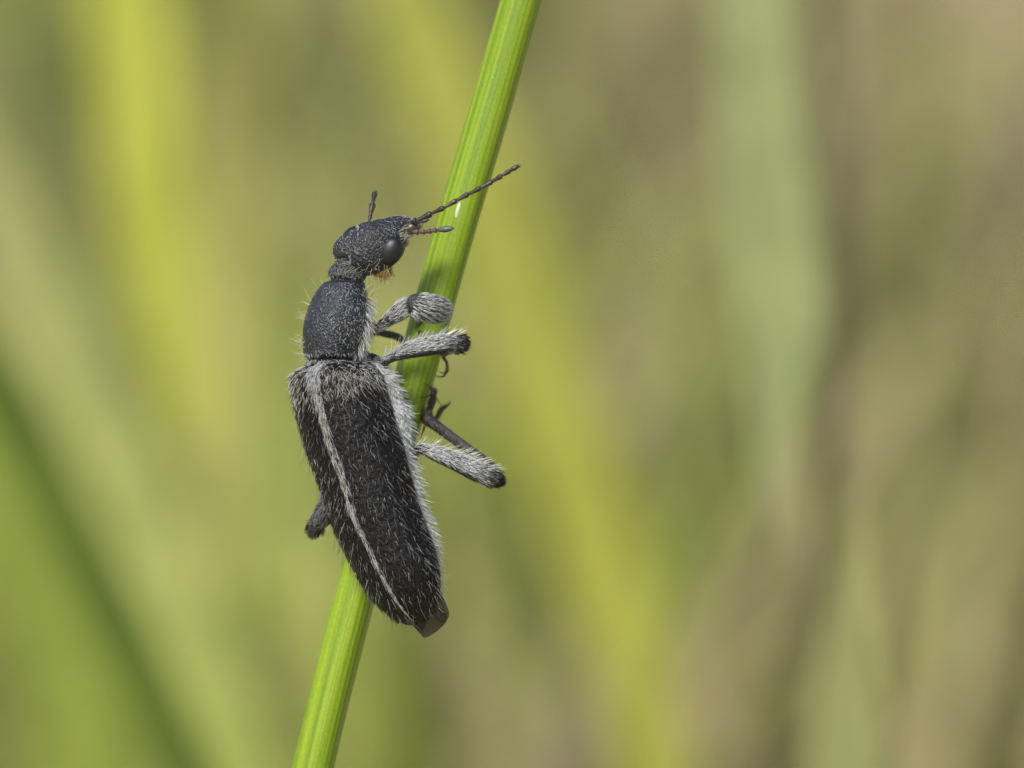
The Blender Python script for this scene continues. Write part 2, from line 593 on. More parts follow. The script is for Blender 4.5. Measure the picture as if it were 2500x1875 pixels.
blade('tall_grass', 'pale sage grass blade hanging with its tip downward', [(1838, -80, 100), (1858, 250, 110), (1888, 560, 122), (1915, 720, 116), (1915, 880, 92), (1895, 1060, 48), (1880, 1230, 16), (1876, 1350, 5)], 11, [(152, 136, 104), (148, 141, 103), (134, 138, 98), (128, 136, 88)], 'droop', 1)
blade('tall_grass', 'sage green grass blade pointing upward under the hanging pale blade', [(2092, 1190, 5), (2088, 1330, 24), (2078, 1480, 50), (2072, 1640, 78), (2068, 1800, 96), (2066, 1950, 104)], 9.5, [(130, 132, 84), (116, 132, 76), (112, 132, 72)], 'tip')
blade('dry_grass_stalk', 'thin dark brown dry stalk behind the hanging pale blade', [(2000, -80, 34), (2020, 200, 36), (2040, 480, 36), (2055, 760, 34), (2030, 1020, 28), (2000, 1300, 28), (1985, 1600, 28), (1975, 1950, 28)], 13, [(92, 88, 64), (88, 82, 52), (90, 94, 46)], 'rooted', cat='grass stalk')
blade('tall_grass', 'dull olive grass blade crossing low behind the beetle tail', [(720, 1180, 8), (735, 1350, 50), (760, 1520, 70), (790, 1720, 80), (815, 1940, 84)], 21, [(146, 152, 80), (148, 152, 74)], 'tip')

# ------------------------------------------------------------------ the stem the beetle climbs
STEM_W = -0.20
STEM_R = 50 * S


def stem():
    pts = [uvw(1275 + 60, -210, STEM_W), uvw(1275, 0, STEM_W), uvw(1200, 260, STEM_W), uvw(1130, 500, STEM_W), uvw(1020, 896, STEM_W), uvw(955, 1130, STEM_W),
           uvw(888, 1380, STEM_W), uvw(824, 1630, STEM_W), uvw(766, 1875, STEM_W), uvw(714, 2110, STEM_W)]
    wp = [to_world(p[None])[0] for p in pts]
    p = wp[-1]
    d = unit(wp[-1] - wp[-2])
    n = 0
    while p[2] > -0.1:
        t = min(1, n / 14)
        p = p + unit(d * (1 - 0.8 * t) + np.array([0, 0, -1.0]) * 0.8 * t) * 0.6
        wp.append(p)
        n += 1
    top = wp[0]
    d = unit(wp[0] - wp[1])
    for j in range(12):
        top = top + unit(d + np.array([0.03 * j, 0, -0.03 * j])) * 0.5
        wp.insert(0, top)
    R = catmull(np.array(wp), 420)
    T = unit(np.gradient(R, axis=0))
    X = unit(np.cross(T, BACK[None]))
    Y = unit(np.cross(X, T))
    m = 120
    ph = np.linspace(0, 2 * math.pi, m, endpoint=False)
    ribs = np.zeros(m)
    rr = np.random.default_rng(5)
    pos = 0.0
    while pos < 2 * math.pi:
        wdt = rr.uniform(0.10, 0.30)
        ribs -= rr.uniform(0.5, 1.0) * np.exp(-(((ph - pos + math.pi) % (2 * math.pi) - math.pi) / 0.045) ** 2)
        pos += wdt
    shape = 1 + 0.02 * ribs + 0.05 * np.cos(3 * ph + 0.6)
    V, A, AL = [], [], []
    s = np.concatenate([[0], np.cumsum(np.linalg.norm(np.diff(R, axis=0), axis=1))])
    for i in range(len(R)):
        taper = 0.55 + 0.45 * min(1, i / 120.0)
        r = STEM_R * (1.0 if i > 120 else taper) * (shape + 0.012 * np.sin(i * 0.21 + 2 * ph) + 0.008 * np.sin(i * 0.53 + ph))
        V.append(R[i] + np.cos(ph)[:, None] * r[:, None] * X[i] + np.sin(ph)[:, None] * r[:, None] * Y[i])
        A.append(ph / (2 * math.pi))
        AL.append(np.full(m, s[i]))
    V = np.concatenate(V)
    F = []
    for i in range(len(R) - 1):
        for j in range(m):
            j2 = (j + 1) % m
            F.append((i * m + j, i * m + j2, (i + 1) * m + j2, (i + 1) * m + j))
    F.append(tuple(range(m)))
    root = R[-1]
    o = make_obj('grass_stem', V - root, F, M_STEM)
    o.location = root
    for nm, arr in (('around', np.concatenate(A)), ('along', np.concatenate(AL))):
        at = o.data.attributes.new(nm, 'FLOAT', 'POINT')
        at.data.foreach_set('value', arr.astype(np.float32))
    tag(o, 'sharp bright green ribbed grass stem that the black beetle climbs', 'grass stem')
    # small pale oval fleck, slightly raised on the stem
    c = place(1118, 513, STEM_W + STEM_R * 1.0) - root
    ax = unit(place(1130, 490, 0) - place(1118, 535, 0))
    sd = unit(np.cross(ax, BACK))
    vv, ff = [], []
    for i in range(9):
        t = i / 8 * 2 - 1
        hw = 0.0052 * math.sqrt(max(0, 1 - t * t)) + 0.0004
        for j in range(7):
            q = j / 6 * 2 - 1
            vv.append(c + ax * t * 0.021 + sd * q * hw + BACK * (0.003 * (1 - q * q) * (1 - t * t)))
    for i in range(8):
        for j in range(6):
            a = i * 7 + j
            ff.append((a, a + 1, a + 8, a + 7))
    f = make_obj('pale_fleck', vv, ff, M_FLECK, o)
    f['label'] = 'small pale fleck on the stem skin'
    return o


stem()

# ------------------------------------------------------------------ the beetle
beetle = bpy.data.objects.new('beetle', None)
col.objects.link(beetle)
beetle.empty_display_size = 0.1
BASE = uvw(930, 1100, STEM_W + STEM_R)           # belly meets the stem here
beetle.location = to_world(BASE[None])[0]
beetle.rotation_euler = (math.pi / 2 - PITCH, 0, 0)
tag(beetle, 'slender black beetle with silver hairs climbing head-up on the bright green stem', 'beetle')
TH = math.radians(30)                             # its back is turned this far to the left of the lens
WHAT = np.array([0, 0, 1.0])


class Loft:
    """tube through sections (px, py, w, half width px, depth ratio); theta rolls it about its axis"""

    def __init__(self, secs, n=60, theta=0.0, fixed_x=None):
        P = np.array([np.concatenate([uvw(s[0], s[1], s[2]) - BASE, [s[3] * S, s[4]]]) for s in secs])
        R = catmull(P, n)
        self.C = R[:, :3]
        h, r = np.maximum(R[:, 3], 0.0006), R[:, 4]
        T = unit(np.gradient(self.C, axis=0))
        X0 = np.cross(WHAT, T)
        bad = np.linalg.norm(X0, axis=1) < 0.05
        X0[bad] = np.array([1.0, 0, 0])
        X0 = unit(X0)
        if fixed_x is not None:
            X0 = np.tile(unit(np.array(fixed_x, float)), (n, 1))
        Y0 = unit(np.cross(T, X0))
        c, s = math.cos(theta), math.sin(theta)
        self.X = X0 * c + Y0 * s
        self.Y = -X0 * s + Y0 * c
        self.T = T
        self.a = h / np.sqrt(c * c + (r * s) ** 2)
        self.b = self.a * r
        self.n = n

    def at(self, s, phi):
        f = np.clip(np.asarray(s) * (self.n - 1), 0, self.n - 1.001)
        i = f.astype(int)
        x = (f - i)[:, None]
        g = lambda A: A[i] * (1 - x) + A[i + 1] * x
        a = (self.a[i] * (1 - x[:, 0]) + self.a[i + 1] * x[:, 0])[:, None]
        b = (self.b[i] * (1 - x[:, 0]) + self.b[i + 1] * x[:, 0])[:, None]
        X, Y, C, T = g(self.X), g(self.Y), g(self.C), g(self.T)
        cp, sp = np.cos(phi)[:, None], np.sin(phi)[:, None]
        pos = C + X * cp * a + Y * sp * b
        nor = unit(X * cp * b + Y * sp * a)
        da = ((self.a[i + 1] - self.a[i]) * (self.n - 1))[:, None]
        ln = np.linalg.norm(self.C[i + 1] - self.C[i], axis=1)[:, None] * (self.n - 1) + 1e-9
        nor = unit(nor - T * np.clip(da / ln, -2, 2))
        return pos, nor, T

    def mesh(self, seg=40):
        ph = np.linspace(0, 2 * math.pi, seg, endpoint=False)
        V = [self.C[i] + np.outer(np.cos(ph) * self.a[i], self.X[i]) + np.outer(np.sin(ph) * self.b[i], self.Y[i]) for i in range(self.n)]
        V = np.concatenate(V + [self.C[:1], self.C[-1:]])
        F = []
        for i in range(self.n - 1):
            for j in range(seg):
                j2 = (j + 1) % seg
                F.append((i * seg + j, i * seg + j2, (i + 1) * seg + j2, (i + 1) * seg + j))
        a, b = self.n * seg, self.n * seg + 1
        for j in range(seg):
            j2 = (j + 1) % seg
            F.append((a, j2, j))
            F.append((b, (self.n - 1) * seg + j, (self.n - 1) * seg + j2))
        return V, F


def leg_w(px, py, w, h, r=0.9):
    return (px, py, w, h, r)


# ---- sections measured along the animal, head to tail
HO, HT, HN = np.array([826.0, 625.0]), np.array([0.92, -0.39]), np.array([0.39, 0.92])
head_secs = []
for s, c, h, r, w in [(-6, 4, 16, 0.9, 0.0), (4, 1, 27, 0.9, 0.0), (18, -2, 37, 0.9, 0.0), (35, 0, 47, 0.85, 0.0), (60, 12, 62, 0.8, 0.005), (90, 13, 65, 0.78, 0.005),
                      (118, 9, 60, 0.75, 0.0), (142, 1, 48, 0.75, -0.005), (162, -5, 33, 0.8, -0.01), (182, -2, 23, 0.8, -0.015), (197, 2, 16, 0.8, -0.02), (205, 4, 9, 0.8, -0.02)]:
    q = HO + HT * s + HN * c
    head_secs.append((q[0], q[1], w, h, r))
HEAD = Loft(head_secs, 60)
NECK = Loft([(838, 612, 0, 16, 0.9), (842, 626, 0, 26, 0.9), (846, 642, 0, 29, 0.9), (847, 650, 0, 34, 0.9), (847, 656, 0, 41, 0.9), (847, 668, 0, 46, 0.9), (846, 676, 0, 46, 0.9), (844, 682, 0, 38, 0.9), (843, 692, 0, 32, 0.9)], 50, TH, (1, -0.12, 0))
PRON = Loft([(843, 684, 0, 30, 0.92), (841, 688, 0, 47, 0.92), (838, 696, 0, 53, 0.92), (833, 712, 0, 62, 0.92), (828, 740, 0, 72, 0.92), (822, 775, 0, 78, 0.92), (817, 806, 0, 78, 0.92),
             (812, 836, 0, 74, 0.92), (809, 856, 0, 69, 0.92), (808, 866, 0, 67, 0.92), (808, 872, 0, 58, 0.92), (808, 880, 0, 30, 0.92)], 90, TH, (1, 0.0, 0))
MESO = Loft([(810, 850, -0.01, 30, 0.9), (812, 866, -0.01, 56, 0.9), (816, 882, -0.01, 63, 0.9), (820, 900, -0.01, 72, 0.9), (826, 925, -0.015, 84, 0.9), (835, 960, -0.02, 90, 0.9), (850, 1010, -0.02, 80, 0.9)], 40, TH, (1, -0.1, 0))
VENT = Loft([(842, 866, -0.05, 38, 0.9), (848, 886, -0.06, 70, 0.9), (850, 910, -0.06, 88, 0.88), (855, 940, -0.06, 98, 0.85), (868, 972, -0.06, 106, 0.85), (880, 1023, -0.06, 112, 0.85), (893, 1064, -0.06, 111, 0.85),
             (900, 1105, -0.055, 103, 0.82), (912, 1150, -0.05, 98, 0.8), (928, 1200, -0.045, 95, 0.78), (945, 1260, -0.04, 92, 0.75), (966, 1320, -0.04, 89, 0.72), (984, 1375, -0.035, 84, 0.7),
             (1000, 1425, -0.03, 72, 0.66), (1018, 1470, -0.02, 52, 0.6), (1034, 1505, -0.01, 26, 0.5), (1040, 1518, -0.01, 10, 0.5)], 90, TH)

FF = dict(
    coxa_f=Loft([(885, 790, -0.03, 12, 1), (900, 800, -0.03, 16, 1), (915, 803, -0.03, 12, 1), (922, 800, -0.03, 6, 1)], 14),
    femur_f=Loft([(903, 806, -0.03, 7, 1), (920, 800, -0.02, 10, 1), (945, 783, 0.0, 15, 1), (968, 767, 0.02, 20, 1), (985, 754, 0.03, 22, 1), (996, 746, 0.03, 17, 1), (1002, 742, 0.03, 7, 1)], 40),
    tibia_f=Loft([(993, 736, 0.045, 9, 1), (1002, 738, 0.045, 21, 1), (1015, 743, 0.045, 29, 1), (1036, 749, 0.035, 34, 1), (1056, 754, 0.015, 35, 0.95), (1071, 757, -0.005, 33, 0.9), (1080, 759, -0.018, 26, 0.85), (1084, 759, -0.022, 10, 0.8)], 40),
    tarsus_f=Loft([(1040, 762, 0.0, 8, 1), (1028, 776, -0.03, 10, 1), (1022, 787, -0.07, 9, 1), (1018, 794, -0.12, 7, 1), (1016, 800, -0.145, 3, 1)], 24),
    coxa_m=Loft([(900, 870, -0.05, 12, 1), (920, 884, -0.05, 16, 1), (934, 897, -0.06, 14, 1), (940, 910, -0.07, 6, 1)], 16),
    femur_m=Loft([(918, 898, -0.05, 6, 1), (932, 887, -0.04, 9, 1), (955, 873, -0.02, 12, 1), (985, 860, 0.0, 18, 1), (1034, 847, 0.02, 22, 1), (1085, 839, 0.02, 23, 1), (1115, 838, 0.01, 22, 1), (1129, 839, 0.005, 18, 1), (1137, 841, 0.0, 7, 1)], 60),
    tibia_m=Loft([(1130, 838, 0.0, 12, 1), (1120, 846, -0.05, 11, 1), (1104, 853, -0.12, 10, 1), (1090, 860, -0.19, 9, 1), (1082, 868, -0.22, 6, 1)], 30),
    tarsus_m=Loft([(1083, 864, -0.21, 6, 1), (1083, 873, -0.22, 5, 1), (1089, 882, -0.22, 4, 1), (1092, 895, -0.22, 4.5, 1), (1091, 906, -0.22, 5, 1), (1087, 911, -0.22, 3, 1)], 30),
    coxa_h=Loft([(982, 1080, -0.05, 14, 1), (998, 1098, -0.05, 20, 1), (1004, 1114, -0.05, 15, 1), (1004, 1124, -0.05, 6, 1)], 16),
    femur_h=Loft([(990, 1085, -0.05, 6, 1), (1004, 1091, -0.04, 9, 1), (1030, 1096, -0.02, 13, 1), (1060, 1105, 0.0, 18, 1), (1110, 1124, 0.02, 23, 1), (1160, 1147, 0.03, 25, 1), (1195, 1163, 0.03, 24, 1), (1213, 1171, 0.025, 17, 1), (1223, 1176, 0.02, 8, 1)], 60),
    tibia_h=Loft([(1214, 1158, 0.01, 13, 1), (1195, 1138, -0.03, 14, 1), (1164, 1114, -0.06, 14, 1), (1125, 1084, -0.09, 13, 1), (1087, 1056, -0.13, 13, 1), (1057, 1034, -0.16, 14, 1), (1042, 1023, -0.18, 15, 1), (1033, 1019, -0.185, 8, 1)], 50),
    tarsus_h=Loft([(1036, 1028, -0.17, 9, 1), (1043, 1012, -0.17, 11, 1), (1050, 996, -0.165, 8, 1), (1054, 984, -0.16, 9.5, 1), (1058, 970, -0.155, 7.5, 1), (1058, 956, -0.15, 8, 1), (1052, 947, -0.15, 3, 1)], 36),
    coxa_l=Loft([(880, 780, -0.09, 12, 1), (900, 800, -0.11, 11, 1), (930, 812, -0.13, 9, 1), (955, 818, -0.16, 9, 1), (972, 824, -0.18, 9, 1), (985, 834, -0.2, 6, 1)], 24),
    femur_lm=Loft([(850, 900, -0.13, 14, 1), (850, 930, -0.2, 15, 1), (880, 960, -0.28, 16, 1), (930, 990, -0.33, 14, 1), (985, 1010, -0.34, 11, 1), (1030, 1022, -0.33, 9, 1), (1060, 1024, -0.31, 6, 1)], 40),
    tarsus_lm=Loft([(1050, 1030, -0.32, 4, 1), (1064, 1022, -0.31, 6, 1), (1071, 1010, -0.305, 7, 1), (1078, 1000, -0.3, 7, 1), (1085, 994, -0.3, 5, 1), (1090, 990, -0.3, 3, 1)], 24),
    femur_lh=Loft([(870, 1130, -0.12, 14, 1), (835, 1180, -0.13, 18, 1), (803, 1225, -0.12, 21, 1), (783, 1262, -0.11, 22, 1), (770, 1288, -0.105, 20, 1), (764, 1300, -0.1, 13, 1), (762, 1306, -0.1, 5, 1)], 40),
    tibia_lh=Loft([(770, 1296, -0.11, 10, 1), (800, 1272, -0.15, 10, 1), (845, 1245, -0.19, 10, 1), (885, 1222, -0.2, 9, 1), (900, 1212, -0.2, 5, 1)], 30),
)
SHELL = dict(head=(0.008, 0.009, 0.013), neck=(0.006, 0.007, 0.009), pron=(0.009, 0.011, 0.018), meso=(0.008, 0.008, 0.009), vent=(0.24, 0.24, 0.24),
             coxa=(0.03, 0.026, 0.022), femur=(0.010, 0.010, 0.012), tibia=(0.03, 0.025, 0.022), tarsus=(0.04, 0.026, 0.018))
parts = dict(head=HEAD, neck=NECK, pron=PRON, meso=MESO, vent=VENT, **FF)


def build_body():
    V, F, owner = [], [], []
    for k, lf in parts.items():
        v, f = lf.mesh(40 if k in ('head', 'neck', 'pron', 'meso', 'vent') else 24)
        F += [tuple(i + len(V) for i in q) for q in f]
        V += list(v)
        owner += [k.split('_')[0]] * len(v)
    src = make_obj('body_source', V, F, None)
    md = src.modifiers.new('grow', 'REMESH')
    md.mode = 'VOXEL'
    md.voxel_size = 0.0027
    sm = src.modifiers.new('soften', 'SMOOTH')
    sm.factor = 0.5
    sm.iterations = 1
    dg = bpy.context.evaluated_depsgraph_get()
    me = bpy.data.meshes.new_from_object(src.evaluated_get(dg))
    me.name = 'body'
    bpy.data.objects.remove(src)
    me.materials.clear()
    me.materials.append(M_CUT)
    me.polygons.foreach_set('use_smooth', [True] * len(me.polygons))
    kd = KDTree(len(V))
    for i, p in enumerate(V): kd.insert(p, i)
    kd.balance()
    at = me.attributes.new('shell', 'FLOAT_COLOR', 'POINT')
    cols = np.ones((len(me.vertices), 4), np.float32)
    for i, v in enumerate(me.vertices):
        cols[i, :3] = SHELL[owner[kd.find(v.co)[1]]]
    at.data.foreach_set('color', cols.ravel())
    o = bpy.data.objects.new('body', me)
    col.objects.link(o)
    o.parent = beetle
    return o


body = build_body()

# ---- hair
def hair_mesh(name, parent, batches):
    """batches: (P, N, D, length, lift, curl, radius, colour); each hair a curved tapering three-sided bristle"""
    VV, TT, CC = [], [], []
    base = 0
    for P, N, D, ln, lift, curl, rad, c in batches:
        n = len(P)
        if n == 0: continue
        ln = np.broadcast_to(ln, (n,))[:, None]
        lift = np.broadcast_to(lift, (n,))[:, None]
        D = unit(D - N * np.sum(D * N, axis=1, keepdims=True))
        d0 = unit(D * np.cos(lift) + N * np.sin(lift))
        d2 = unit(d0 - N * curl + rng.normal(0, 0.16, (n, 3)))
        sts, p = [], P - N * 0.002
        for t in range(3):
            d = unit(d0 * (1 - t / 2) + d2 * (t / 2))
            sts.append((p, d))
            p = p + d * ln / 3
        tip = p
        ref = unit(rng.normal(0, 1, (n, 3)))
        rows = []
        rr = np.broadcast_to(rad, (n,))[:, None] * rng.uniform(0.7, 1.2, (n, 1))
        for (q, d), k in zip(sts, (1.0, 0.9, 0.65)):
            x = unit(np.cross(d, ref))
            y = np.cross(d, x)
            for a in (0, 2.0944, 4.18879):
                rows.append(q + (x * math.cos(a) + y * math.sin(a)) * rr * k)
        rows.append(tip)
        V = np.stack(rows, 1)
        loc = []
        for r in (0, 3):
            for j in range(3):
                j2 = (j + 1) % 3
                loc += [(r + j, r + j2, r + 3 + j2), (r + j, r + 3 + j2, r + 3 + j)]
        for j in range(3): loc.append((6 + j, 6 + (j + 1) % 3, 9))
        loc = np.array(loc)
        TT.append((loc[None] + (base + np.arange(n) * 10)[:, None, None]).reshape(-1, 3))
        VV.append(V.reshape(-1, 3))
        cc = np.asarray(c, float)
        cc = np.broadcast_to(cc, (n, 3)) * rng.uniform(0.65, 1.25, (n, 1))
        CC.append(np.repeat(np.clip(cc, 0, 0.95), 10, axis=0))
        base += n * 10
    o = fast_mesh(name, np.concatenate(VV), np.concatenate(TT), M_HAIR, parent, {'tint': np.concatenate(CC)})
    o['kind'] = 'stuff'
    return o


def scatter(lf, n, dens=None, s=(0.02, 0.98), phi=(0, 2 * math.pi)):
    ss = rng.uniform(*s, n * 4)
    pp = rng.uniform(*phi, n * 4)
    wgt = np.interp(ss, np.linspace(0, 1, lf.n), lf.a) / lf.a.max()
    if dens is not None: wgt = wgt * dens(ss, pp)
    keep = rng.uniform(0, 1, n * 4) < wgt
    ss, pp = ss[keep][:n], pp[keep][:n]
    P, N, T = lf.at(ss, pp)
    return ss, pp, P, N, T


def side(N, T):
    return unit(np.cross(N, T))


SILVER, GREY, CREAM, DARKH = np.array((0.74, 0.75, 0.75)), np.array((0.40, 0.40, 0.41)), np.array((0.66, 0.60, 0.42)), np.array((0.035, 0.026, 0.02))
HR = 0.00135


def jit(D, a):
    return unit(D + rng.normal(0, a, D.shape))


# pronotum: short recumbent hairs plus an erect pale fringe
ss, pp, P, N, T = scatter(PRON, 3600, s=(0.05, 0.97))
b1 = (P, N, jit(T * 0.75 + side(N, T) * 0.35, 0.45), rng.uniform(0.009, 0.018, len(P)), rng.uniform(0.08, 0.35, len(P)), 0.5, HR * 0.45, SILVER * 0.7)
ss, pp, P, N, T = scatter(PRON, 230, lambda s, p: ((np.cos(p) < -0.55) * (0.25 + 0.75 * (s > 0.75)) + (np.cos(p + 0.5) > 0.9)) * 0.7, s=(0.1, 0.97))
b2 = (P, N, jit(-T * 0.2, 0.5), rng.uniform(0.03, 0.062, len(P)), rng.uniform(0.6, 1.3, len(P)), 0.35, HR * 0.33, CREAM)
ss, pp, P, N, T = scatter(PRON, 520, lambda s, p: (np.cos(p + 0.75) > 0.75) * (0.3 + s), s=(0.2, 0.99))
b3 = (P, N, jit(T + 0.0, 0.4), rng.uniform(0.025, 0.055, len(P)), rng.uniform(0.4, 1.0, len(P)), 0.3, HR * 0.5, SILVER * 0.9)
hair_mesh('thorax_hair', body, [b1, b2, b3])

ss, pp, P, N, T = scatter(HEAD, 2600, s=(0.06, 0.95))
b1 = (P, N, jit(-T * 0.2 + side(N, T) * 0.5, 0.7), rng.uniform(0.007, 0.014, len(P)), rng.uniform(0.08, 0.35, len(P)), 0.5, HR * 0.5, SILVER * 0.7)
ss, pp, P, N, T = scatter(HEAD, 90, lambda s, p: (np.cos(p) < -0.5) * (s < 0.5) * 1.0, s=(0.02, 0.5))
b2 = (P, N, jit(-T, 0.4), rng.uniform(0.03, 0.055, len(P)), rng.uniform(0.8, 1.4, len(P)), 0.2, HR * 0.4, CREAM * 0.6)
ss, pp, P, N, T = scatter(HEAD, 260, lambda s, p: (np.cos(p) < -0.1) * 1.0, s=(0.7, 0.97))
b3 = (P, N, jit(T, 0.4), rng.uniform(0.014, 0.026, len(P)), rng.uniform(0.5, 1.0, len(P)), 0.3, HR * 0.6, CREAM * 0.8)
ss, pp, P, N, T = scatter(HEAD, 260, lambda s, p: (np.sin(p) > -0.2) * 1.0, s=(0.78, 0.99))
b4 = (P, N, jit(T, 0.15), rng.uniform(0.022, 0.04, len(P)), rng.uniform(0.05, 0.25, len(P)), 0.1, HR * 0.8, GREY)
ss, pp, P, N, T = scatter(NECK, 900, s=(0.2, 0.95))
b5 = (P, N, jit(T * 0.5 + side(N, T) * 0.3, 0.6), rng.uniform(0.009, 0.017, len(P)), rng.uniform(0.1, 0.4, len(P)), 0.5, HR * 0.5, GREY * 0.75)
hair_mesh('head_hair', body, [b1, b2, b3, b4, b5])

# silvery belly and breast
ss, pp, P, N, T = scatter(VENT, 17000, lambda s, p: np.where(np.cos(p + 0.9) > 0.2, 1.0, 0.25), s=(0.03, 0.97))
b1 = (P, N, jit(T + side(N, T) * 0.1, 0.35), rng.uniform(0.018, 0.032, len(P)), rng.uniform(0.18, 0.45, len(P)), 0.35, HR * 0.7, SILVER * 1.2)
ss, pp, P, N, T = scatter(VENT, 1100, lambda s, p: (np.cos(p + 0.5) > 0.72) * 1.0, s=(0.05, 0.97))
b2 = (P, N, jit(T, 0.35), rng.uniform(0.03, 0.05, len(P)), rng.uniform(0.6, 1.0, len(P)), -0.05, HR * 0.5, SILVER)
ss, pp, P, N, T = scatter(MESO, 2300, s=(0.15, 0.95))
b3 = (P, N, jit(T, 0.5), rng.uniform(0.015, 0.03, len(P)), rng.uniform(0.2, 0.6, len(P)), 0.4, HR * 0.75, GREY)
hair_mesh('belly_hair', body, [b1, b2, b3])

# legs
LB = []
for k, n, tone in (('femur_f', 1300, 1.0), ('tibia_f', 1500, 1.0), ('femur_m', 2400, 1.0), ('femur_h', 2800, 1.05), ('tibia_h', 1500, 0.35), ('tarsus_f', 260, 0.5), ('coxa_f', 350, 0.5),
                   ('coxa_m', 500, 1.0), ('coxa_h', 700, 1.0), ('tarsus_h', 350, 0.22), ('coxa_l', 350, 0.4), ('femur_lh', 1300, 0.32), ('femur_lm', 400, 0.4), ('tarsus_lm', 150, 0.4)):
    lf = FF[k]
    ss, pp, P, N, T = scatter(lf, int(n * (2.2 if k in ('femur_f', 'tibia_f', 'femur_m', 'femur_h') else 0.8)), s=(0.03, 0.99))
    if k in ('femur_f', 'tibia_f', 'femur_m', 'femur_h'):
        strands = 18 if k == 'tibia_f' else 14
        keep = rng.uniform(0, 1, len(pp)) < (0.2 if k.endswith('_f') else 0.6) + 0.95 * np.cos(pp * strands / 2 + 2.2 * np.sin(ss * 7)) ** 4
        if k == 'tibia_f': keep &= ss > 0.13
        if k == 'femur_f': keep &= ss < 0.86
        ss, pp, P, N, T = ss[keep], pp[keep], P[keep], N[keep], T[keep]
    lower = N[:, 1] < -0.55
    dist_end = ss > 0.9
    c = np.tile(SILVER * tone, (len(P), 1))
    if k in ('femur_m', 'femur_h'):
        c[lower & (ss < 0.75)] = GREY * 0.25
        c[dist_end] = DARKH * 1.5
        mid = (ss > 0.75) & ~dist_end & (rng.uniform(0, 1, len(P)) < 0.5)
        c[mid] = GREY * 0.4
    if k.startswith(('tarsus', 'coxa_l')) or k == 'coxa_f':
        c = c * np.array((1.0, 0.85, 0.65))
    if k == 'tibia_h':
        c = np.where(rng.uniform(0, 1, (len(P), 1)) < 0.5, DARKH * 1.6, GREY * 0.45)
    ln = rng.uniform(0.018, 0.034, len(P)) * (0.75 if k.startswith(('tibia_h', 'tarsus')) else 1)
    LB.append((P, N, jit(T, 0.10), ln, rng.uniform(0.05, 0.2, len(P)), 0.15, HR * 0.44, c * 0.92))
    if k in ('femur_m', 'femur_h'):
        ss, pp, P, N, T = scatter(lf, 420 if k == 'femur_h' else 320, lambda s, p: 1.0 + 0 * s, s=(0.08, 0.92))
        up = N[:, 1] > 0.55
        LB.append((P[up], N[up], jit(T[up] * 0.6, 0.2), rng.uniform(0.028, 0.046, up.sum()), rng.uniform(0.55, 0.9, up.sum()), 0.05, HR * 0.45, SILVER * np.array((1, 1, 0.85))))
    if k in ('femur_lh', 'femur_h', 'femur_m'):
        ss, pp, P, N, T = scatter(lf, 160, s=(0.85, 0.999))
        LB.append((P, N, jit(T, 0.3), rng.uniform(0.014, 0.026, len(P)), rng.uniform(0.3, 0.7, len(P)), 0.1, HR * 0.9, DARKH))
hair_mesh('leg_hair', body, LB)

# ---- wing cases
ELY = Loft([(815, 882, 0, 40, 0.62), (815, 887, 0, 68, 0.74), (816, 894, 0, 90, 0.82), (817, 906, 0, 105, 0.86), (819, 925, 0, 111, 0.86), (824, 948, 0, 114, 0.86), (842, 1015, 0, 116, 0.86), (860, 1078, 0, 115, 0.86), (880, 1132, 0, 113, 0.86),
            (897, 1194, 0, 111, 0.85), (912, 1245, 0, 110, 0.84), (929, 1286, 0, 107, 0.83), (949, 1334, 0, 104, 0.82), (972, 1386, 0, 99, 0.8), (990, 1429, 0, 90, 0.78),
            (1003, 1462, 0, 76, 0.75), (1014, 1490, 0, 58, 0.7), (1022, 1510, 0, 36, 0.62), (1027, 1520, 0, 14, 0.5)], 120, TH)


